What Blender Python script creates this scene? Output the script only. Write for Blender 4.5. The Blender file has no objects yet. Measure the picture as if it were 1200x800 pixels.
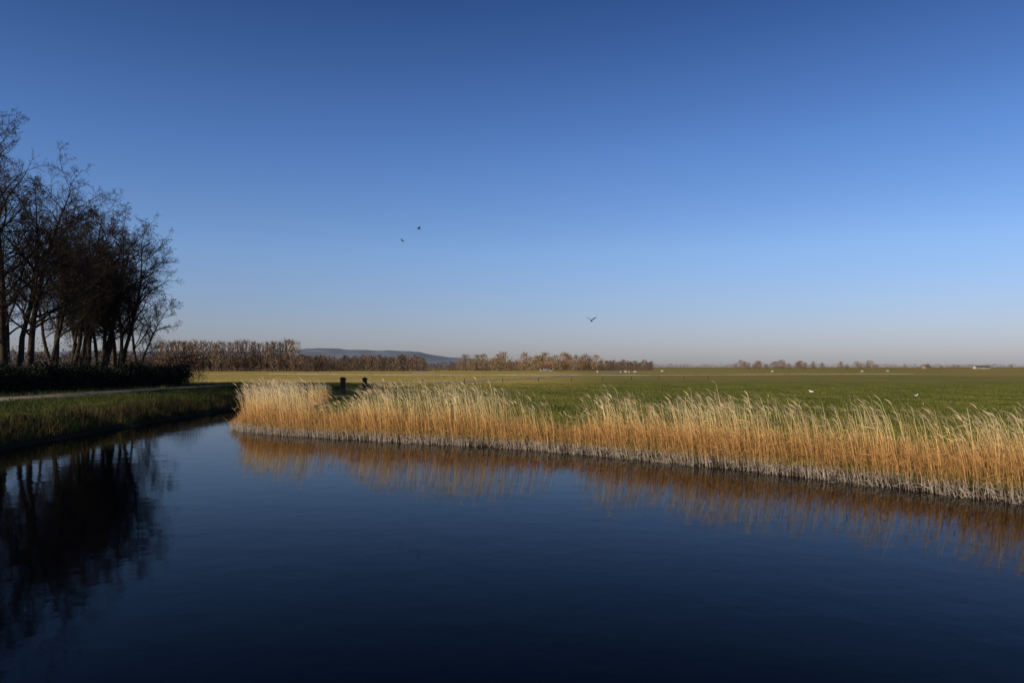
import bpy, math, numpy as np
from mathutils import Vector
rng = np.random.default_rng(7)
scene = bpy.context.scene
F = 28.0/36*1200  # focal in photo px
CAMH = 3.0
# ------------------------------------------------------------------ helpers
def link(o): scene.collection.objects.link(o); return o

def mesh_from_arrays(name, V, Q, mats, col=None, smooth=False, T=None):
    me = bpy.data.meshes.new(name)
    V = np.ascontiguousarray(V, dtype=np.float32)
    Q = np.zeros((0,4),int) if Q is None else Q
    T = np.zeros((0,3),int) if T is None else T
    loops = np.concatenate([Q.ravel(), T.ravel()]).astype(np.int32)
    starts = np.concatenate([np.arange(len(Q))*4, len(Q)*4+np.arange(len(T))*3]).astype(np.int32)
    me.vertices.add(len(V)); me.vertices.foreach_set('co', V.ravel())
    me.loops.add(len(loops)); me.loops.foreach_set('vertex_index', loops)
    me.polygons.add(len(starts)); me.polygons.foreach_set('loop_start', starts)
    if smooth: me.polygons.foreach_set('use_smooth', np.ones(len(starts), dtype=bool))
    if col is not None:
        a = me.color_attributes.new('Col', 'FLOAT_COLOR', 'POINT')
        c = np.ones((len(V),4), dtype=np.float32); c[:,:3] = col
        a.data.foreach_set('color', c.ravel())
    for m in mats: me.materials.append(m)
    me.update(calc_edges=True); me.validate()
    return me

def ribbons(P, S, W, C=None):
    N,K,_ = P.shape
    if S.ndim==2: S = np.repeat(S[:,None,:],K,1)
    off = S*W[...,None]*0.5
    V = np.stack([P-off, P+off], 2).reshape(-1,3)
    base = (np.arange(N)*K*2)[:,None] + (np.arange(K-1)*2)[None,:]
    Q = np.stack([base, base+1, base+3, base+2], -1).reshape(-1,4)
    Cc = None if C is None else np.repeat(C[:,:,None,:],2,2).reshape(-1,3)
    return V,Q,Cc

def norm(v): return v/np.maximum(np.linalg.norm(v,axis=-1,keepdims=True),1e-9)

def tubes(P, R, sides=4, C=None):
    N,K,_ = P.shape
    T = norm(P[:,-1]-P[:,0])
    ref = np.where(np.abs(T[:,2:3])>0.8, np.array([[1.,0,0]]), np.array([[0,0,1.]]))
    A = norm(np.cross(T,ref)); B = np.cross(T,A)
    th = np.arange(sides)/sides*2*np.pi
    ring = np.cos(th)[None,:,None]*A[:,None,:] + np.sin(th)[None,:,None]*B[:,None,:]
    V = P[:,:,None,:] + ring[:,None,:,:]*R[:,:,None,None]
    V = V.reshape(-1,3)
    n = np.arange(N)[:,None,None]*K*sides; k=np.arange(K-1)[None,:,None]*sides; s=np.arange(sides)[None,None,:]
    s2=(s+1)%sides
    a=n+k+s; b=n+k+s2; c=n+k+sides+s2; d=n+k+sides+s
    Q = np.stack([a,b,c,d],-1).reshape(-1,4)
    Cc = None if C is None else np.repeat(C[:,:,None,:],sides,2).reshape(-1,3)
    return V,Q,Cc

class Acc:
    def __init__(s): s.V=[];s.Q=[];s.C=[];s.n=0
    def add(s,V,Q,C=None):
        s.V.append(V); s.Q.append(Q+s.n); s.n+=len(V)
        if C is not None: s.C.append(C)
    def mesh(s,name,mats,smooth=False):
        return mesh_from_arrays(name,np.concatenate(s.V),np.concatenate(s.Q),mats,
                                np.concatenate(s.C) if s.C else None, smooth)

# ------------------------------------------------------------------ materials
def new_mat(name):
    m = bpy.data.materials.new(name); m.use_nodes=True
    nt=m.node_tree; b=nt.nodes['Principled BSDF']
    return m,nt,b
def simple(name, col, rough=0.8, var=0.25, scale=4.0, bump=0.0):
    m,nt,b = new_mat(name)
    n=nt.nodes.new('ShaderNodeTexNoise'); n.inputs['Scale'].default_value=scale; n.inputs['Detail'].default_value=6
    tc=nt.nodes.new('ShaderNodeTexCoord'); nt.links.new(tc.outputs['Object'],n.inputs['Vector'])
    r=nt.nodes.new('ShaderNodeValToRGB')
    r.color_ramp.elements[0].position=0.3; r.color_ramp.elements[1].position=0.7
    r.color_ramp.elements[0].color=(*[c*(1-var) for c in col],1); r.color_ramp.elements[1].color=(*[min(1,c*(1+var)) for c in col],1)
    nt.links.new(n.outputs['Fac'],r.inputs['Fac']); nt.links.new(r.outputs['Color'],b.inputs['Base Color'])
    b.inputs['Roughness'].default_value=rough; b.inputs['Specular IOR Level'].default_value=0.2
    if bump:
        bp=nt.nodes.new('ShaderNodeBump'); bp.inputs['Strength'].default_value=bump; bp.inputs['Distance'].default_value=0.05
        nt.links.new(n.outputs['Fac'],bp.inputs['Height']); nt.links.new(bp.outputs['Normal'],b.inputs['Normal'])
    return m
def attr_mat(name, rough=0.7, transl=0.0):
    m,nt,b = new_mat(name)
    a=nt.nodes.new('ShaderNodeAttribute'); a.attribute_name='Col'
    nt.links.new(a.outputs['Color'],b.inputs['Base Color'])
    b.inputs['Roughness'].default_value=rough; b.inputs['Specular IOR Level'].default_value=0.15
    if transl:
        t=nt.nodes.new('ShaderNodeBsdfTranslucent'); nt.links.new(a.outputs['Color'],t.inputs['Color'])
        mx=nt.nodes.new('ShaderNodeMixShader'); mx.inputs[0].default_value=transl
        nt.links.new(b.outputs[0],mx.inputs[1]); nt.links.new(t.outputs[0],mx.inputs[2])
        nt.links.new(mx.outputs[0],nt.nodes['Material Output'].inputs['Surface'])
    return m
bark = simple('bark',(0.042,0.030,0.021),0.9,0.4,3.0,0.6)
reedmat = attr_mat('dry_reed',0.6,0.25)
grassmat = attr_mat('grass_blades',0.7,0.2)
foliagemat = attr_mat('foliage',0.7,0.0)
twigmat = attr_mat('distant_twigs',0.9,0.0)

# ------------------------------------------------------------------ terrain
rightbank = [(-15.6,66),(-14.9,60),(-14.4,53),(-14.3,47),(-14.3,42.5),(-13.7,39.3),(-12.3,37.0),(-9.8,35.0),(-7.1,33.4),(-4.3,31.9),
 (-1.5,30.4),(0.8,28.9),(2.9,27.2),(5.3,24.9),(7.3,22.7),(8.9,20.8),(10.3,19.0),(11.4,17.4),(14,13.6),(17.5,9),(22,3),(30,-8),(40,-30),(40,-80)]
leftbank = [(-15,-80),(-15.5,-20),(-16,0),(-17,14),(-17.6,22),(-18.3,29),(-19.0,36),(-19.4,45),(-19.7,55),(-19.2,62),(-17.8,66.5),(-16.6,67.5)]
POLY = np.array(rightbank+leftbank,float)
def smoothpoly(P,it=2):
    for _ in range(it):
        N=np.roll(P,-1,0); P=np.stack([P*.75+N*.25,P*.25+N*.75],1).reshape(-1,2)
    return P
POLY = smoothpoly(POLY)
def sd(X,Y):
    sh=X.shape; X=X.ravel();Y=Y.ravel()
    D=np.full(X.shape,1e9); inside=np.zeros(X.shape,bool)
    A=POLY;B=np.roll(POLY,-1,0)
    for (ax,ay),(bx,by) in zip(A,B):
        dx,dy=bx-ax,by-ay; t=np.clip(((X-ax)*dx+(Y-ay)*dy)/(dx*dx+dy*dy+1e-12),0,1)
        D=np.minimum(D,np.hypot(X-ax-t*dx,Y-ay-t*dy))
        if abs(dy)>1e-9:
            c=((ay>Y)!=(by>Y))&(X<(bx-ax)*(Y-ay)/dy+ax); inside^=c
    return np.where(inside,-D,D).reshape(sh)
def sstep(a,b,x):
    t=np.clip((x-a)/(b-a),0,1); return t*t*(3-2*t)
def wob(X,Y,s,seed=0):
    r=np.random.default_rng(seed); o=np.zeros_like(X,dtype=float)
    for i in range(7):
        a=r.uniform(0,6.28);f=s*r.uniform(0.5,2.2);p=r.uniform(0,6.28)
        o+=np.sin((X*np.cos(a)+Y*np.sin(a))*f+p)
    return o/7*1.6
def leftw(X,Y): return sstep(-15.5,-18.5,X)*(1-sstep(85,140,Y))
def ground_h(X,Y):
    d=sd(X,Y)+0.18*wob(X,Y,2.5,3)*(np.abs(X)<60)
    L=leftw(X,Y)
    plat=0.42+0.7*L
    w=1.3+1.0*L
    up=plat*sstep(-0.1,1,d/w)
    bump=(0.05*wob(X,Y,0.6,1)+0.04*wob(X,Y,2.1,2))*sstep(0.3,3,d)*(1-0.9*sstep(-26,-27,X)*sstep(-36,-33,X))
    z=np.where(d>0,up+bump,-np.minimum(-d*0.7,1.6)-0.02)
    return z
def axis(lo,hi,step,far,g=1.12):
    a=list(np.arange(lo,hi+1e-6,step)); s=step;x=hi
    while x<far: s*=g;x+=s;a.append(x)
    s=step;x=lo;b=[]
    while x>-far: s*=g;x-=s;b.append(x)
    return np.array(b[::-1]+a)
gx=axis(-42,30,0.3,9000); gy=axis(-8,75,0.35,9000)
GX,GY=np.meshgrid(gx,gy); GZ=ground_h(GX,GY)
nx,ny=len(gx),len(gy)
idx=np.arange(nx*ny).reshape(ny,nx)
Q=np.stack([idx[:-1,:-1],idx[:-1,1:],idx[1:,1:],idx[1:,:-1]],-1).reshape(-1,4)

def N(nt,t,**k):
    n=nt.nodes.new(t)
    for a,b in k.items(): setattr(n,a,b)
    return n
def ramp(nt,src,p0,p1,c0=(0,0,0,1),c1=(1,1,1,1)):
    r=N(nt,'ShaderNodeValToRGB'); e=r.color_ramp.elements
    e[0].position=p0;e[1].position=p1;e[0].color=c0;e[1].color=c1
    nt.links.new(src,r.inputs['Fac']); return r.outputs['Color']
def mixc(nt,f,a,b):
    m=N(nt,'ShaderNodeMix',data_type='RGBA')
    for s,v in ((m.inputs[0],f),(m.inputs[6],a),(m.inputs[7],b)):
        if hasattr(v,'links'): nt.links.new(v,s)
        else: s.default_value = v if not isinstance(v,tuple) else (*v,1)
    return m.outputs[2]
def noise(nt,vec,scale,detail=6,rough=0.6,sx=1,sy=1):
    mp=N(nt,'ShaderNodeMapping'); mp.inputs['Scale'].default_value=(sx,sy,1)
    nt.links.new(vec,mp.inputs['Vector'])
    n=N(nt,'ShaderNodeTexNoise'); n.inputs['Scale'].default_value=scale; n.inputs['Detail'].default_value=detail; n.inputs['Roughness'].default_value=rough
    nt.links.new(mp.outputs[0],n.inputs['Vector']); return n.outputs['Fac']
gm,nt,b=new_mat('meadow')
geo=N(nt,'ShaderNodeNewGeometry'); pos=geo.outputs['Position']
fine=noise(nt,pos,1.6,8,0.7); mid=noise(nt,pos,0.12,6,0.6,1,2.0); big=noise(nt,pos,0.012,5,0.6,0.35,1.6)
green=mixc(nt,ramp(nt,fine,0.35,0.65),(0.052,0.070,0.010),(0.13,0.140,0.025))
green=mixc(nt,ramp(nt,mid,0.38,0.64),green,(0.18,0.150,0.036))
straw=mixc(nt,ramp(nt,mid,0.35,0.65),(0.44,0.31,0.085),(0.25,0.20,0.05))
sep=N(nt,'ShaderNodeSeparateXYZ'); nt.links.new(pos,sep.inputs[0])
def math_(op,a,b=None):
    m=N(nt,'ShaderNodeMath',operation=op)
    for i,v in enumerate((a,b)):
        if v is None: continue
        if hasattr(v,'links'): nt.links.new(v,m.inputs[i])
        else: m.inputs[i].default_value=v
    return m.outputs[0]
def maprange(v,a,b_):
    m=N(nt,'ShaderNodeMapRange'); m.inputs[1].default_value=a;m.inputs[2].default_value=b_
    nt.links.new(v,m.inputs[0]); return m.outputs[0]
xx=math_('SUBTRACT',sep.outputs['X'],math_('MULTIPLY',sep.outputs['Y'],0.08))
lm=math_('MULTIPLY',maprange(math_('ADD',xx,math_('MULTIPLY',big,60.0)),38.0,18.0),maprange(sep.outputs['Y'],80.0,105.0))
col=mixc(nt,lm,green,straw)
far=math_('MULTIPLY',maprange(sep.outputs['Y'],120.0,240.0),ramp(nt,big,0.42,0.58))
col=mixc(nt,far,col,(0.24,0.185,0.055))
mud=math_('MULTIPLY',maprange(sep.outputs['Z'],0.3,0.12),1.0)
col=mixc(nt,mud,col,(0.040,0.029,0.018))
nt.links.new(col,b.inputs['Base Color']); b.inputs['Roughness'].default_value=0.95; b.inputs['Specular IOR Level'].default_value=0.05
bp=N(nt,'ShaderNodeBump'); bp.inputs['Strength'].default_value=1.0; bp.inputs['Distance'].default_value=0.35
nt.links.new(fine,bp.inputs['Height']); nt.links.new(bp.outputs[0],b.inputs['Normal'])
link(bpy.data.objects.new('ground',mesh_from_arrays('ground',np.stack([GX,GY,GZ],-1).reshape(-1,3),Q,[gm],smooth=True)))

# ------------------------------------------------------------------ water
wm,nt,b=new_mat('canal_water')
b.inputs['Base Color'].default_value=(0.0004,0.0007,0.0015,1); b.inputs['Roughness'].default_value=0.045; b.inputs['IOR'].default_value=1.095
geo=N(nt,'ShaderNodeNewGeometry')
w1=noise(nt,geo.outputs['Position'],1.3,3,0.5,1,1); w2=noise(nt,geo.outputs['Position'],0.25,2,0.5)
bp=N(nt,'ShaderNodeBump'); bp.inputs['Strength'].default_value=0.35; bp.inputs['Distance'].default_value=0.012
bp2=N(nt,'ShaderNodeBump'); bp2.inputs['Strength'].default_value=0.2; bp2.inputs['Distance'].default_value=0.02
nt.links.new(w1,bp.inputs['Height']); nt.links.new(w2,bp2.inputs['Height']); nt.links.new(bp2.outputs[0],bp.inputs['Normal']); nt.links.new(bp.outputs[0],b.inputs['Normal'])
V=np.array([[-24,-82,0],[44,-82,0],[44,72,0],[-24,72,0]],float)
link(bpy.data.objects.new('canal_water',mesh_from_arrays('canal_water',V,np.array([[0,1,2,3]]),[wm])))

# ------------------------------------------------------------------ road
def road(name,pts,w,mat,dz=0.03):
    P=np.array(pts,float)
    for _ in range(3):
        Nn=P[1:]; Pp=P[:-1]; M=np.stack([Pp*.75+Nn*.25,Pp*.25+Nn*.75],1).reshape(-1,2); P=np.vstack([P[:1],M,P[-1:]])
    seg=np.hypot(*np.diff(P,axis=0).T); s=np.r_[0,np.cumsum(seg)]; n=int(s[-1]/0.6)+2
    t=np.linspace(0,s[-1],n); P=np.stack([np.interp(t,s,P[:,0]),np.interp(t,s,P[:,1])],1)
    T=norm(np.gradient(P,axis=0)); Nr=np.stack([T[:,1],-T[:,0]],1)
    cols=[]
    offs=[-w/2-.12,-w/2,-w/4,0,w/4,w/2,w/2+.12]
    for o in offs:
        q=P+Nr*o+ (Nr*0.14*wob(P[:,0],P[:,1],2.0,5)[:,None] if abs(o)>w/3 else 0)
        z=ground_h(q[:,0],q[:,1])+dz+(0.03*(1-(o/(w/2))**2) if abs(o)<=w/2 else -0.12)
        cols.append(np.c_[q,z])
    G=np.stack(cols,1); m=len(offs)
    idx=np.arange(n*m).reshape(n,m)
    Q=np.stack([idx[:-1,:-1],idx[:-1,1:],idx[1:,1:],idx[1:,:-1]],-1).reshape(-1,4)
    return link(bpy.data.objects.new(name,mesh_from_arrays(name,G.reshape(-1,3),Q,[mat],smooth=True)))
asph=simple('worn_asphalt',(0.20,0.155,0.13),0.9,0.25,0.9,0.3)
trackm=simple('sandy_track',(0.40,0.34,0.25),0.95,0.2,0.8,0.3)
road('road',[(-28,-60),(-28,0),(-28.7,30),(-29.4,50),(-29.6,66),(-28,84),(-23,104),(-14,125),(-2,160),(20,240),(45,330)],3.4,asph)
road('field_track',[(-90,300),(-40,262),(10,258),(60,262),(150,300)],4,trackm,0.06)

# ------------------------------------------------------------------ reeds
def make_reeds(n):
    X=rng.uniform(-17,24,n);Y=rng.uniform(0,66,n)
    d=sd(X,Y)
    side=(X+15.8>0)|(Y<36)
    wdt=2.3+0.6*wob(X,Y,0.5,11)+2.0*sstep(-8,-13,X)*sstep(46,41,Y)-1.0*sstep(42,48,Y)+0.5*sstep(5,12,X)
    keep=side&(X>-15.9)&(d>-0.22+0.14*wob(X,Y,2.2,12))&(d<wdt)
    return X[keep],Y[keep],d[keep],wdt[keep]
X,Y,d,wdt=make_reeds(450000)
n=len(X)
clump=wob(X,Y,1.6,21)*0.5+wob(X,Y,4.5,22)*0.35
cl2=wob(X,Y,0.9,25)
base_top=1.42+0.27*sstep(8,-5,X)-0.62*np.exp(-((X/np.maximum(Y,1)+0.207)/0.030)**2)-0.15*sstep(8,12,X)-0.12*sstep(-9,-11,X)
gap=np.exp(-((X-2.1)/0.8)**2)*0.62+np.exp(-((X-5.0)/0.45)**2)*0.25+np.exp(-((X-9.3)/0.4)**2)*0.2+np.exp(-((X+8.2)/0.9)**2)*0.15
ptall=np.clip(0.20+0.12*cl2+0.10*clump-gap*0.25,0.03,0.5)*sstep(0.0,0.6,d)
istall=rng.random(n)<ptall
Ht=base_top*(1+0.12*clump+rng.normal(0,0.13,n))*(1-gap*0.7)
Hs=(0.55+0.22*clump+0.16*cl2+0.42*rng.random(n)**1.5)*(1-0.45*gap)*(1-0.35*sstep(0.7,0.0,d))*(1+0.15*sstep(0,-10,X))
H=np.clip(np.where(istall,Ht,Hs),0.2,2.2)
k=istall|(rng.random(n)<(0.80-0.5*sstep(0.55,1.0,d/wdt)))
X,Y,d,wdt,H,clump,istall=[q[k] for q in (X,Y,d,wdt,H,clump,istall)]; n=len(X); print('reeds',n,istall.sum())
z0=np.maximum(ground_h(X,Y),-0.25)-0.05
K=6; t=np.linspace(0,1,K)[None,:]
wind=np.array([-0.93,0.2])
lean=(0.06+0.22*rng.random(n)**1.3+0.05*clump)
ld=np.stack([rng.normal(0,0.07,n),rng.normal(0,0.07,n)],1)
crook=(rng.random(n)<0.14)&(~istall)
ld[crook]*=6
P=np.zeros((n,K,3))
bend=(t**2.2)*(lean*H)[:,None]
P[:,:,0]=X[:,None]+wind[0]*bend+ld[:,0:1]*t*H[:,None]
P[:,:,1]=Y[:,None]+wind[1]*bend+ld[:,1:2]*t*H[:,None]
P[:,:,2]=z0[:,None]+t*H[:,None]*(1-0.12*lean[:,None]*t)
ang=rng.uniform(0,np.pi,n); S=np.stack([np.cos(ang),np.sin(ang)*0.6,np.zeros(n)],1)
W=np.interp(t[0],[0,0.7,1],[0.013,0.010,0.005])[None,:]*rng.uniform(0.8,1.3,n)[:,None]
gray=np.array([0.46,0.38,0.29]);orange=np.array([0.55,0.305,0.105]);straw=np.array([0.74,0.49,0.205]);pale=np.array([0.84,0.64,0.34])
var=rng.normal(0,1,(n,1,1))
hue=np.clip(0.5+0.35*clump+rng.normal(0,.25,n),0,1)[:,None,None]
def lerpc(z):
    o=np.zeros(z.shape[:2]+(3,))
    for i in range(3):
        o[...,i]=np.interp(z[...,0],[0.0,0.20,0.36,0.8,1.2,1.8],[gray[i],gray[i]*.95,orange[i]*.8,orange[i],straw[i],pale[i]])
    return o
Cc=np.clip(lerpc(P[:,:,2:3])*(1+0.26*var)*(0.84+0.32*hue),0.02,0.9)
acc=Acc()
acc.add(*ribbons(P,S,W,Cc))
tall=np.where(istall&(rng.random(n)<0.85))[0]
m=len(tall); K2=5; u=np.linspace(0,1,K2)[None,:]
tip=P[tall,-1]; tang=norm(P[tall,-1]-P[tall,-2])
L=rng.uniform(0.15,0.28,m)
droop=np.stack([-np.ones(m)*0.8,np.ones(m)*0.15,-np.ones(m)*0.25],1)
PP=tip[:,None,:]-tang[:,None,:]*0.05+tang[:,None,:]*(u*L[:,None])[...,None]+droop[:,None,:]*((u**2)*L[:,None]*0.6)[...,None]
WW=np.interp(u[0],[0,0.3,0.65,1],[0.006,0.038,0.027,0.004])[None,:]*rng.uniform(0.5,1.2,m)[:,None]
pc=np.array([0.66,0.50,0.29])*(1+0.2*rng.normal(0,1,(m,1,1)))
pc=np.clip(np.repeat(pc,K2,1),0.05,0.85)
a2=rng.uniform(0,np.pi,m)
S2=norm(np.stack([np.cos(a2)*0.5,np.sin(a2),0.8*np.ones(m)],1))
acc.add(*ribbons(PP,S2,WW,pc))
for rep in range(3):
    k=np.where(rng.random(n)<np.where(istall,0.75,0.5))[0]; m=len(k)
    tt=rng.uniform(0.12,0.85,m); i=np.minimum((tt*(K-1)).astype(int),K-2); f=(tt*(K-1)-i)[:,None]
    p=P[k,i]*(1-f)+P[k,i+1]*f
    az=rng.normal(math.pi,1.0,m); L=rng.uniform(0.15,0.42,m)
    dr=norm(np.stack([np.cos(az),np.sin(az),rng.uniform(0.1,1.3,m)],1))
    u=np.linspace(0,1,4)[None,:]
    PL=p[:,None,:]+dr[:,None,:]*(u*L[:,None])[...,None]; PL[:,:,2]-=(u**2)*(L*rng.uniform(0.1,0.9,m))[:,None]
    WL=np.interp(u[0],[0,.4,1],[0.010,0.016,0.002])[None,:]*rng.uniform(0.7,1.3,m)[:,None]
    cl=lerpc(PL[:,:,2:3]*0.95)*(0.92+0.2*rng.normal(0,1,(m,1,1)))
    acc.add(*ribbons(PL,norm(np.cross(dr,np.array([0,0,1.]))+0.5*rng.normal(0,1,(m,3))),WL,np.clip(cl,0.03,0.85)))
link(bpy.data.objects.new('reed_bed',acc.mesh('reed_bed',[reedmat])))

# ------------------------------------------------------------------ grass
def grass(name,X,Y,hgt,cols,wd=0.02,per=5,spread=0.12):
    X=np.repeat(X,per)+rng.normal(0,spread,len(X)*per);Y=np.repeat(Y,per)+rng.normal(0,spread,len(Y)*per)
    n=len(X);z=ground_h(X,Y); ok=z>0.1; X,Y,z=X[ok],Y[ok],z[ok]; n=len(X)
    H=hgt*rng.uniform(0.4,1.3,n)*(1+0.45*wob(X,Y,1.5,33))
    t=np.linspace(0,1,3)[None,:]
    az=rng.uniform(0,6.28,n);ln=rng.uniform(0.1,0.7,n)
    P=np.zeros((n,3,3)); P[:,:,0]=X[:,None]+np.cos(az)[:,None]*(ln*H)[:,None]*t**2; P[:,:,1]=Y[:,None]+np.sin(az)[:,None]*(ln*H)[:,None]*t**2; P[:,:,2]=z[:,None]-0.02+H[:,None]*t
    a=rng.uniform(0,3.14,n);S=np.stack([np.cos(a),np.sin(a),0*a],1)
    W=np.array([[1,0.8,0.1]])*wd*rng.uniform(.7,1.3,n)[:,None]
    c0,c1=np.array(cols[0]),np.array(cols[1]); f=np.clip(0.5+0.5*wob(X,Y,0.7,31)+rng.normal(0,.3,n),0,1)[:,None,None]
    C=np.repeat(c0*(1-f)+c1*f,3,1)
    A=Acc();A.add(*ribbons(P,S,W,C)); return link(bpy.data.objects.new(name,A.mesh(name,[grassmat])))
n=26000;X=rng.uniform(-28,-17,n);Y=rng.uniform(18,90,n)**1.0;d_=sd(X,Y);k=(d_>0.1)&(X>-27.3);
grass('bank_grass',X[k],Y[k],0.19,[(0.022,0.038,0.006),(0.080,0.092,0.018)],0.022)  # blade colours darkened to stand in for shade along the bank
n=9000;X=rng.uniform(-48,-31.4,n);Y=rng.uniform(30,100,n)
grass('verge_grass',X,Y,0.2,[(0.05,0.07,0.015),(0.16,0.14,0.05)],0.025)
n=8000;X=rng.uniform(-22,-16.0,n);Y=rng.uniform(14,68,n);d_=sd(X,Y);k=(d_>0.02)&(d_<1.5)&(X<-16.5)&(rng.random(n)<0.6+0.5*wob(X,Y,1.3,35))
grass('waterside_sedge',X[k],Y[k],0.48,[(0.028,0.026,0.010),(0.13,0.09,0.034)],0.018,9,0.15)
n=52000;Y=26+rng.random(n)**1.3*100;X=rng.uniform(-0.22,0.72,n)*Y;d_=sd(X,Y);k=(d_>1.2)&(X>-14)
grass('meadow_grass',X[k],Y[k],0.13,[(0.052,0.075,0.009),(0.18,0.17,0.034)],0.035,4,0.25)

# ------------------------------------------------------------------ bare trees
def spawn(P,R,m,t0,t1,ang,ratio,K2,up,jit,r,rf,minr,fall=0.6):
    Nn,K,_=P.shape; plen=np.linalg.norm(np.diff(P,axis=1),axis=2).sum(1)
    t=(np.linspace(t0,t1,m)[None,:]+r.uniform(-.5,.5,(Nn,m))*(t1-t0)/m).clip(0.02,0.995)
    ii=np.minimum((t*(K-1)).astype(int),K-2); f=(t*(K-1)-ii)[...,None]; n_=np.arange(Nn)[:,None]
    pos=P[n_,ii]*(1-f)+P[n_,ii+1]*f; tan=norm(P[n_,ii+1]-P[n_,ii]); rad=R[n_,ii]*(1-f[...,0])+R[n_,ii+1]*f[...,0]
    v=r.normal(0,1,pos.shape); pr=norm(v-(v*tan).sum(-1,keepdims=True)*tan)
    a=np.radians(r.uniform(ang[0],ang[1],t.shape))[...,None]
    dr=np.cos(a)*tan+np.sin(a)*pr
    L=plen[:,None]*ratio*r.uniform(0.6,1.25,t.shape)*(1.0-fall*(t-t0)/(1-t0+1e-6))
    pos=pos.reshape(-1,3);dr=dr.reshape(-1,3);L=L.ravel();rad=rad.ravel()
    M=len(L);Q=np.zeros((M,K2,3));Q[:,0]=pos;d=dr
    for k in range(1,K2):
        d=norm(d+r.normal(0,jit,(M,3))+np.array([0,0,up])); Q[:,k]=Q[:,k-1]+d*(L/(K2-1))[:,None]
    r0=np.maximum(np.minimum(rad*0.65,L*rf),minr)
    RR=r0[:,None]*np.linspace(1,0.3,K2)[None,:]; RR=np.maximum(RR,minr*0.6)
    return Q,RR
def bare_tree_mesh(name,seed,H,stems,lean=(0,0),spreadf=1.0,r0=0.24,t0=0.3,cones=True,dens=1.0):
    r=np.random.default_rng(seed);K=12
    P=np.zeros((stems,K,3));R=np.zeros((stems,K))
    for s in range(stems):
        a=r.uniform(0,6.28);off=0.35 if stems>1 else 0
        d=norm(np.array([lean[0]+ (0.16*math.cos(a) if stems>1 else 0)+r.normal(0,.03),lean[1]+(0.16*math.sin(a) if stems>1 else 0),1.0]))
        P[s,0]=[off*math.cos(a),off*math.sin(a),-0.2]; h=H*(1 if s==0 else r.uniform(0.78,0.98))
        for k in range(1,K):
            d=norm(d+np.r_[r.normal(0,0.085,2),0.035]); P[s,k]=P[s,k-1]+d*h/(K-1)
        R[s]=r0*(1 if s==0 else .8)*np.r_[1.25,np.linspace(0.95,0.08,K-1)]
    A=Acc();A.add(*tubes(P,R,8)[:2])
    L1,R1=spawn(P,R,int(23*dens),t0,0.98,(35,70),0.34*spreadf,7,0.07,0.16,r,0.017,0.02,0.5)
    L2,R2=spawn(L1,R1,9,0.2,0.98,(30,70),0.45,6,0.04,0.18,r,0.013,0.012,0.45)
    L3,R3=spawn(L2,R2,7,0.15,0.98,(30,70),0.50,4,0.03,0.22,r,0.012,0.009,0.4)
    L4,R4=spawn(L3,R3,5,0.1,1.0,(25,70),0.62,3,0.02,0.2,r,0.012,0.0075,0.4)
    A.add(*tubes(L1,R1,5)[:2]);A.add(*tubes(L2,R2,4)[:2]);A.add(*tubes(L3,R3,3)[:2]);A.add(*tubes(L4,R4,3)[:2])
    if cones:
        k=r.random(len(L4))<0.2; c=L4[k][:,-1]; m=len(c); s=r.uniform(0.015,0.035,m)
        C=np.stack([c+np.c_[0*s,0*s,-s*1.3],c+np.c_[0*s,0*s,0*s],c+np.c_[0*s,0*s,s*.9]],1)
        A.add(*tubes(C,np.stack([s*.3,s,s*.3],1),4)[:2])
    return A.mesh(name,[bark],smooth=True)
tm=[bare_tree_mesh('alder_a',1,18.5,2,(0.02,0.0),1.0,0.32),
    bare_tree_mesh('alder_b',2,16.5,1,(-0.06,0),1.1,0.30,0.28,True,1.2),
    bare_tree_mesh('alder_c',3,16.0,2,(0.14,0),1.08,0.28,0.32),
    bare_tree_mesh('alder_d',4,15.6,3,(0.14,0),0.98,0.25,0.35),
    bare_tree_mesh('alder_e',5,14.4,2,(0.20,0.02),1.02,0.25,0.35)]
def at_px(x,Y): return (x-600)/F*Y
trees=[(0,14,62,1.0,0.3),(1,34,62,1.0,1.0),(0,-25,58,1.0,2.4),(1,5,66,1.05,3.6),
       (2,52,72,1.06,0.0),(3,72,75,1.06,0.2),(2,92,77,1.08,-0.3),(3,108,79,1.12,0.4),(4,118,79,1.12,0.0),(4,138,80,1.04,0.1),
       (0,-110,50,1.04,1.2),(1,-60,54,1.0,3.0),(0,-190,46,1.0,5.0),(4,158,84,0.8,2.6),(3,132,84,1.0,1.5)]
for i,px,Y,sc,rz in trees:
    o=link(bpy.data.objects.new('alder_tree',tm[i])); X=at_px(px,Y)
    o.location=(X,Y,float(ground_h(np.array([X]),np.array([Y*1.0]))[0])-0.1); o.scale=(sc,)*3; o.rotation_euler=(0,0,rz)

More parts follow.
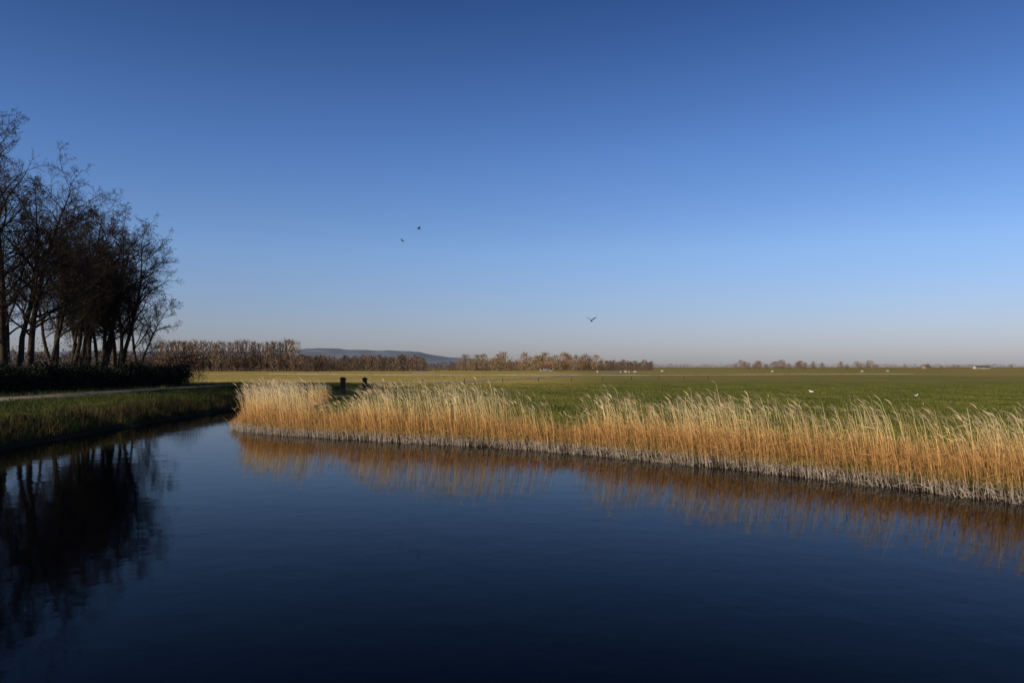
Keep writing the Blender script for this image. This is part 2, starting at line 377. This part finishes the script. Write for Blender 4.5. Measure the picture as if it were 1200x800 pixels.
# ------------------------------------------------------------------ hedge and shrubs under the trees
def leafmass(name,line,width,height,n,cols,leaf=0.09,seedn=41,zoff=0):
    P=np.array(line,float);seg=np.hypot(*np.diff(P,axis=0).T);s=np.r_[0,np.cumsum(seg)]
    t=rng.uniform(0,s[-1],n);X=np.interp(t,s,P[:,0]);Y=np.interp(t,s,P[:,1])
    hh=height*(1+0.16*wob(t,t*0,0.9,seedn)+0.09*wob(t,t*0,4.0,seedn+1))
    th=rng.uniform(0,np.pi,n);rr=rng.random(n)**0.35*(1+0.14*rng.normal(0,1,n))
    off=np.cos(th)*width/2*rr*(1.0); zz=hh*np.clip(np.sin(th)**0.6*rr,0,1.2)
    X=X+off;z=ground_h(X,Y)+zz
    nr=norm(rng.normal(0,1,(n,3)));a=norm(np.cross(nr,rng.normal(0,1,(n,3))))
    b_=np.cross(nr,a);sz=leaf*rng.uniform(0.5,1.4,n)[:,None]
    C0=np.stack([X,Y,z],1)
    V=np.stack([C0-a*sz,C0-b_*sz*.5,C0+a*sz,C0+b_*sz*.5],1).reshape(-1,3)
    Q=np.arange(n*4).reshape(-1,4);c0,c1=np.array(cols[0]),np.array(cols[1]);f=rng.random((n,1))
    return link(bpy.data.objects.new(name,mesh_from_arrays(name,V,Q,[foliagemat],np.repeat(c0*(1-f)+c1*f,4,0))))
leafmass('hedge',[(-37,36),(-36.5,50),(-35,68),(-34,82)],2.4,1.9,70000,[(0.008,0.011,0.006),(0.022,0.024,0.012)],0.10)
leafmass('undergrowth',[(-42,50),(-40,70),(-36,90)],3.0,3.6,12000,[(0.025,0.018,0.012),(0.05,0.036,0.024)],0.07,51)
leafmass('bramble_thicket',[(-35.0,83),(-35,89)],2.4,3.6,5000,[(0.025,0.018,0.012),(0.06,0.042,0.027)],0.06,61)

# ------------------------------------------------------------------ distant trees
def distant(name,items,cols,nt_=260,seed=5,bush=False,wf=1.0):
    r=np.random.default_rng(seed);I=np.array(items,float);n=len(I);A=Acc()
    base=np.stack([I[:,0],I[:,1],np.full(n,0.4)],1);H=I[:,2];Wd=I[:,3]
    tone=r.uniform(0,1,(n,1,1));c0,c1=np.array(cols[0]),np.array(cols[1]);C=c0*(1-tone)+c1*tone
    if not bush:
        P=base[:,None,:]+np.stack([0*H[:,None]*np.ones(4),0*H[:,None]*np.ones(4),H[:,None]*np.linspace(0,0.85,4)],-1)
        A.add(*tubes(P,(H*0.016)[:,None]*np.linspace(1,.3,4)[None,:],5,np.repeat(C*0.8,4,1)))
    m=n*nt_;k=np.repeat(np.arange(n),nt_)
    t=r.uniform(0.15 if not bush else 0.0,1.0,m); prof=np.sin(np.clip((t-(.08 if not bush else -.3))/(.97 if not bush else 1.35),0,1)*np.pi)**0.6
    az=r.uniform(0,6.28,m);rr=r.random(m)**0.6
    lob=1+0.3*np.sin(3*az+k*1.7+t*6)
    p=base[k]+np.stack([np.cos(az)*rr*prof*lob*Wd[k]/2,np.sin(az)*rr*prof*lob*Wd[k]/2,t*H[k]],1)
    d=norm(np.stack([np.cos(az)*.6,np.sin(az)*.6,r.uniform(0.4,1.8,m)],1)); L=H[k]*r.uniform(0.06,0.18,m)
    P=np.stack([p-d*L[:,None]*.5,p+d*L[:,None]*.5],1)
    s=norm(np.cross(d,r.normal(0,1,(m,3))))
    W=np.stack([L*0.13,L*0.05],1)*wf
    A.add(*ribbons(P,s,W,np.repeat(C[k],2,1)*r.uniform(.7,1.25,(m,1,1))))
    return link(bpy.data.objects.new(name,A.mesh(name,[twigmat])))
def row(x0,x1,step,Y0,Y1,top0,top1,wf,r,jit=0.5):
    out=[]
    x=x0
    while x<x1:
        Y=r.uniform(Y0,Y1);h=r.uniform(top0,top1)*Y/F+2.4
        out.append((at_px(x,Y),Y,h,h*wf*r.uniform(.8,1.25)))
        x+=step*(1+r.uniform(-jit,jit))
    return out
r=np.random.default_rng(99)
brown=[(0.14,0.09,0.06),(0.22,0.15,0.095)]; dark=[(0.085,0.062,0.045),(0.16,0.11,0.075)]; gold=[(0.18,0.12,0.065),(0.28,0.19,0.10)]  # far tree and bush tones, lightened to imitate haze
distant('poplar_row',row(190,345,8,440,470,28,33,0.5,r,0.25),brown,420,6)
distant('woodland_edge',row(150,500,2.0,480,560,5,15,0.9,r),dark,330,7,True,1.5)
distant('woodland_edge',row(335,500,3.5,520,600,8,15,0.7,r),brown,300,8,False,1.3)
distant('distant_tree_row',row(490,765,2.2,560,640,2,8,0.9,r),dark,300,9,True,1.8)
distant('distant_tree_row',row(538,700,5,500,560,6,18,0.85,r,.8),gold,520,10,False,1.1)
distant('distant_tree_row',row(690,762,4,600,660,4,9,0.8,r,.6),brown,380,11,False,1.3)
distant('distant_tree_row',row(760,1400,2.2,1300,1500,1.5,4,2.2,r),dark,110,12,True,2.4)
distant('distant_tree_row',row(862,965,6,750,850,4,9,1.0,r,.8)+row(985,1030,7,800,860,3,8,1.1,r,.7)+row(1060,1280,22,1000,1100,1,5,1.1,r,.9),brown,400,13,False,1.5)
distant('distant_tree_row',row(-400,190,3.2,480,560,10,20,0.8,r),dark,200,14,True,1.5)
def hill(name,pts,Y,depth,mat):
    xs=np.linspace(pts[0][0],pts[-1][0],160);tops=np.interp(xs,[p[0] for p in pts],[p[1] for p in pts])
    X=(xs-600)/F*Y;Z=tops/F*Y+wob(X,X*0,0.05,71)*1.8+wob(X,X*0,0.2,72)*1.0
    Z=np.where(tops>0.5,Z,0)
    prof=np.array([0,0.5,0.85,1,0.8,0]);yy=np.array([-1,-.6,-.3,0,.4,1])*depth
    G=np.stack([np.stack([X,Y+y+0*X,Z*p+0.2],1) for p,y in zip(prof,yy)],0)
    m_,n_=G.shape[:2];idx=np.arange(m_*n_).reshape(m_,n_)
    Q=np.stack([idx[:-1,:-1],idx[:-1,1:],idx[1:,1:],idx[1:,:-1]],-1).reshape(-1,4)
    link(bpy.data.objects.new(name,mesh_from_arrays(name,G.reshape(-1,3),Q,[mat],smooth=True)))
hm=simple('hazy_wooded_dunes',(0.12,0.14,0.175),1.0,0.2,0.02)  # blue-grey albedo has the distance haze painted in
hill('hills',[(-300,0),(-150,18),(100,20),(250,19),(330,21),(380,24),(430,22),(490,19),(530,13),(600,7),(700,0)],1900,250,hm)

# ------------------------------------------------------------------ farmhouses
brick=simple('brick',(0.25,0.15,0.11),0.9,0.15,3.0);white=simple('white_render',(0.42,0.39,0.35),0.8,0.06,2.0)
tile=simple('roof_tiles',(0.20,0.10,0.07),0.8,0.2,2.0);slate=simple('dark_thatch',(0.10,0.085,0.07),0.9,0.2,2.0)
glass=simple('window_glass',(0.03,0.035,0.04),0.1,0.1,1.0);frame=simple('painted_wood',(0.5,0.5,0.48),0.6,0.05)
def pmesh(name,V,Fs,mat,parent=None,loc=(0,0,0)):
    me=bpy.data.meshes.new(name);me.from_pydata([tuple(map(float,v)) for v in V],[],Fs);me.materials.append(mat);me.update()
    o=link(bpy.data.objects.new(name,me));o.location=loc
    if parent: o.parent=parent
    return o
def boxV(x0,x1,y0,y1,z0,z1):
    return [(x0,y0,z0),(x1,y0,z0),(x1,y1,z0),(x0,y1,z0),(x0,y0,z1),(x1,y0,z1),(x1,y1,z1),(x0,y1,z1)],[(0,3,2,1),(4,5,6,7),(0,1,5,4),(1,2,6,5),(2,3,7,6),(3,0,4,7)]
def house(name,X,Y,L,W,e,rdg,wallm,roofm,rz=0):
    p=link(bpy.data.objects.new(name,None));p.location=(X,Y,0.4);p.rotation_euler=(0,0,rz)
    pmesh('walls',[(-L/2,-W/2,0),(L/2,-W/2,0),(L/2,W/2,0),(-L/2,W/2,0),(-L/2,-W/2,e),(L/2,-W/2,e),(L/2,W/2,e),(-L/2,W/2,e),(-L/2,0,rdg-.1),(L/2,0,rdg-.1)],
      [(0,1,5,4),(2,3,7,6),(1,2,6,9,5),(3,0,4,8,7)],wallm,p)
    a=.5;sl=(rdg-e)/(W/2);ze=e-a*sl
    V=[(-L/2-a,-W/2-a,ze),(L/2+a,-W/2-a,ze),(L/2+a,0,rdg),(-L/2-a,0,rdg),(L/2+a,W/2+a,ze),(-L/2-a,W/2+a,ze)]
    V2=[(x,y,z+.25) for x,y,z in V]
    pmesh('roof',V+V2,[(0,1,2,3),(3,2,4,5),(6,7,8,9),(9,8,10,11),(0,1,7,6),(4,5,11,10),(0,3,9,6),(3,5,11,9),(1,2,8,7),(2,4,10,8)],roofm,p)
    n=max(2,int(L/3))
    for i in range(n):
        x=-L/2+(i+.5)*L/n; door=(i==n//2)
        v,f=boxV(x-.55,x+.55,-W/2-.06,-W/2-.01,0.05 if door else .9,2.2);pmesh('door' if door else 'window',v,f,frame if door else glass,p)
    v,f=boxV(L/4-.4,L/4+.4,-.4,.4,rdg-.8,rdg+1.0);pmesh('chimney',v,f,brick,p)
house('farmhouse',at_px(641,520),520,9,6,2.6,6.0,white,tile,-0.15)
house('farmhouse',at_px(1150,1200),1200,22,9,2.5,4.5,white,slate,.1)
house('farmhouse',at_px(1085,1250),1250,9,8,3,6,brick,slate,.3)

# ------------------------------------------------------------------ posts
wood=simple('weathered_oak',(0.035,0.03,0.024),0.9,0.3,6.0,.4)
greywood=simple('grey_wood',(0.22,0.20,0.17),0.9,0.3,6.0,.2)
def gz(x,y): return float(ground_h(np.array([float(x)]),np.array([float(y)]))[0])
def post(X,Y,h,w,name='gate_post'):
    z=gz(X,Y)-.3;me=bpy.data.meshes.new(name)
    V=[];rings=[(0,w),(h+.2,w*.97),(h+.25,w*1.15),(h+.33,w*1.15),(h+.42,w*.2)]
    for zz,ww in rings:
        q=ww/2;c=q*.25
        V+=[(-q+c,-q,zz),(q-c,-q,zz),(q,-q+c,zz),(q,q-c,zz),(q-c,q,zz),(-q+c,q,zz),(-q,q-c,zz),(-q,-q+c,zz)]
    Fs=[(k*8+i,k*8+(i+1)%8,k*8+8+(i+1)%8,k*8+8+i) for k in range(len(rings)-1) for i in range(8)]+[tuple(range(32,40))]
    me.from_pydata(V,[],Fs);me.materials.append(wood);o=link(bpy.data.objects.new(name,me));o.location=(X,Y,z);o.rotation_euler=(0.02,0.03,.3)
post(at_px(401.5,76),76,1.45,.5);post(at_px(427,77),77,1.5,.42)
for i in range(10):
    post(-14+i*6.2,125+i*5.0,.6,.10,'fence_post')
p=link(bpy.data.objects.new('field_gate',None));p.location=(at_px(496,230),230,gz(-21,230))
for i in range(5):
    v,f=boxV(-3+i*1.5-.07,-3+i*1.5+.07,-.07,.07,-.2,1.3);pmesh('upright_%d'%i,v,f,greywood,p)
for i in range(3):
    v,f=boxV(-3.2,3.2,-.12,-.075,.35+i*.38,.47+i*.38);pmesh('rail_%d'%i,v,f,greywood,p)

# ------------------------------------------------------------------ animals
black=simple('black_feathers',(0.012,0.012,0.014),0.6,.2);wfe=simple('white_feathers',(0.8,0.79,0.75),0.7,.04);wool=simple('sheep_wool',(0.50,0.46,0.37),0.95,.1,8.0,.5)
beak=simple('orange_beak',(0.6,0.25,0.04),.5,.1)
def tube1(A,pts,rad,sides=8): 
    V,Q,_=tubes(np.array([pts],float),np.array([rad],float),sides);A.add(V,Q)
def crow(X,Y,Z,dih,heading,roll=0,span=0.95):
    A=Acc();s=span/0.95
    tube1(A,[(0,.30,0),(0,.24,.005),(0,.19,.01),(0,.12,0.005),(0,0,0),(0,-.12,0),(0,-.2,0.0)],[.003,.012,.03,.045,.065,.045,.015],8)
    V=[(-.025,-.16,0),(.025,-.16,0),(.07,-.36,0),(0,-.38,0),(-.07,-.36,0)]
    A.add(np.array(V[:4],float),np.array([[0,1,2,3]]));A.add(np.array([V[0],V[3],V[4],(-.03,-.2,0)],float),np.array([[0,1,2,3]]))
    for sg in (-1,1):
        x=np.array([.03,.16,.28,.38]);d1,d2=dih
        z=np.array([0,.13*math.tan(d1),.13*math.tan(d1)+.12*math.tan(d2),.13*math.tan(d1)+.22*math.tan(d2)])
        ld=np.array([.09,.13,.12,.06]);tr=np.array([-.10,-.10,-.11,-.09])
        V=np.array([[(sg*a,l,c),(sg*a,t_,c-.005)] for a,l,t_,c in zip(x,ld,tr,z)]).reshape(-1,3)
        A.add(V,np.array([[0,1,3,2],[2,3,5,4],[4,5,7,6]]))
        for i in range(4):
            f0=.06-i*.045;b0=np.array([sg*.37,f0,z[3]]);a=math.radians(10-i*22);d=np.array([sg*math.cos(a),math.sin(a),.25+.3*math.tan(d2)]);L=.13-.012*i
            pr=np.array([0,.017,0]);A.add(np.array([b0+pr,b0-pr,b0+d*L-pr*.4,b0+d*L+pr*.4]),np.array([[0,1,2,3]]))
    me=A.mesh('crow',[black]);o=link(bpy.data.objects.new('crow',me));o.location=(X,Y,Z);o.scale=(s,)*3;o.rotation_euler=(math.radians(22),roll,heading)
def air(px,py,Y): return at_px(px,Y),Y,CAMH+(430-py)/F*Y
crow(*air(693,375.5,85),(math.radians(45),math.radians(38)),0.1,0,1.15)
crow(*air(471,281.5,95),(math.radians(30),math.radians(-5)),1.1,0.3,1.05)
crow(*air(490,267.5,105),(math.radians(40),math.radians(10)),1.3,-.5,1.0)
def gull(X,Y,rz):
    A=Acc();z=gz(X,Y)+.05
    tube1(A,[(-.34,0,.22),(-.25,0,.21),(-.12,0,.20),(.03,0,.20),(.13,0,.23),(.18,0,.29),(.21,0,.34),(.25,0,.35),(.28,0,.345)],[.008,.035,.07,.085,.07,.045,.042,.035,.015],10)
    B=Acc();tube1(B,[(.275,0,.345),(.31,0,.34),(.335,0,.33)],[.012,.010,.003],6)
    for sy in(-.035,.035): tube1(B,[(0,sy,.14),(.01,sy,.07),(0,sy,.0),(.05,sy,-.0)],[.009,.007,.007,.004],5)
    o=link(bpy.data.objects.new('gull',None));o.location=(X,Y,z);o.rotation_euler=(0,0,rz);o.scale=(.8,)*3
    for nm,a,m_ in(('body',A,wfe),('bill_and_legs',B,beak)):
        c=link(bpy.data.objects.new(nm,a.mesh(nm,[m_],True)));c.parent=o
gull(at_px(950,77),77,2.6);gull(at_px(1073,67),67,.4)
def sheepmesh():
    A=Acc()
    tube1(A,[(-.55,0,.62),(-.5,0,.66),(-.3,0,.66),(0,0,.62),(.3,0,.65),(.48,0,.70),(.55,0,.72)],[.08,.2,.27,.28,.27,.2,.1],10)
    tube1(A,[(.48,0,.72),(.62,0,.62),(.70,0,.45),(.74,0,.33),(.76,0,.25)],[.15,.11,.09,.07,.04],8)
    for sx_ in(-.36,.34):
        for sy in(-.13,.13): tube1(A,[(sx_,sy,.55),(sx_+(-.05 if sx_<0 else .02),sy,.3),(sx_,sy,.0)],[.09,.045,.035],6)
    for sy in(-1,1): tube1(A,[(.60,.08*sy,.66),(.6,.15*sy,.66),(.58,.2*sy,.62)],[.03,.035,.01],5)
    tube1(A,[(-.53,0,.68),(-.6,0,.55),(-.6,0,.42)],[.05,.04,.02],5)
    return A.mesh('sheep',[wool],True)
sm=sheepmesh()
for px,Y in[(728,330),(733,345),(738,325),(744,350),(700,360),(776,400),(1010,380),(1040,420),(905,390)]:
    X=at_px(px,Y);o=link(bpy.data.objects.new('sheep',sm));o.location=(X,Y,gz(X,Y));o.rotation_euler=(0,0,rng.uniform(0,6.28))

# ------------------------------------------------------------------ sky, sun, camera
EL=math.radians(28);AZ=math.atan2(-0.80,-0.60)
w=bpy.data.worlds.new('World');scene.world=w;w.use_nodes=True;nt=w.node_tree
sky=nt.nodes.new('ShaderNodeTexSky');sky.sky_type='NISHITA';sky.sun_disc=False;sky.sun_elevation=EL;sky.sun_rotation=AZ%(2*math.pi)
sky.air_density=1.0;sky.dust_density=0.6;sky.ozone_density=2.5;sky.altitude=0
bg=nt.nodes['Background'];bg.inputs['Strength'].default_value=0.15
tc=nt.nodes.new('ShaderNodeTexCoord');sp=nt.nodes.new('ShaderNodeSeparateXYZ');nt.links.new(tc.outputs['Generated'],sp.inputs[0])
rp=nt.nodes.new('ShaderNodeValToRGB');nt.links.new(sp.outputs['Z'],rp.inputs['Fac'])
stops=[(0.0,(.88,.88,1.22)),(0.05,(.98,.98,1.36)),(0.14,(1.00,1.16,1.58)),(0.26,(.72,.98,1.50)),(0.42,(.36,.58,1.03)),(1.0,(.2,.4,.8))]
e=rp.color_ramp.elements
e[0].position=0.0;e[1].position=1.0
for p_,c_ in stops[1:-1]: e.new(p_)
for el in e:
    for p_,c_ in stops:
        if abs(el.position-p_)<1e-4: el.color=(*[v/2 for v in c_],1)
mx=nt.nodes.new('ShaderNodeMix');mx.data_type='RGBA';mx.blend_type='MULTIPLY';mx.inputs[0].default_value=1
nt.links.new(sky.outputs[0],mx.inputs[6]);nt.links.new(rp.outputs[0],mx.inputs[7])
nt.links.new(mx.outputs[2],bg.inputs['Color'])
sd_=Vector((math.sin(AZ)*math.cos(EL),math.cos(AZ)*math.cos(EL),math.sin(EL)))
l=bpy.data.lights.new('sun','SUN');l.energy=5.0;l.angle=math.radians(.5);l.color=(1.0,0.87,0.68)
o=link(bpy.data.objects.new('sun',l));o.rotation_euler=sd_.to_track_quat('Z','Y').to_euler()
c=bpy.data.cameras.new('camera');c.lens=28;c.sensor_width=36;c.clip_end=30000;c.clip_start=0.1
o=link(bpy.data.objects.new('camera',c));o.location=(0,0,CAMH);o.rotation_euler=(math.radians(90)+math.atan(30/F),0,0)
scene.camera=o
scene.view_settings.view_transform='Standard';scene.view_settings.look='None';scene.view_settings.exposure=0
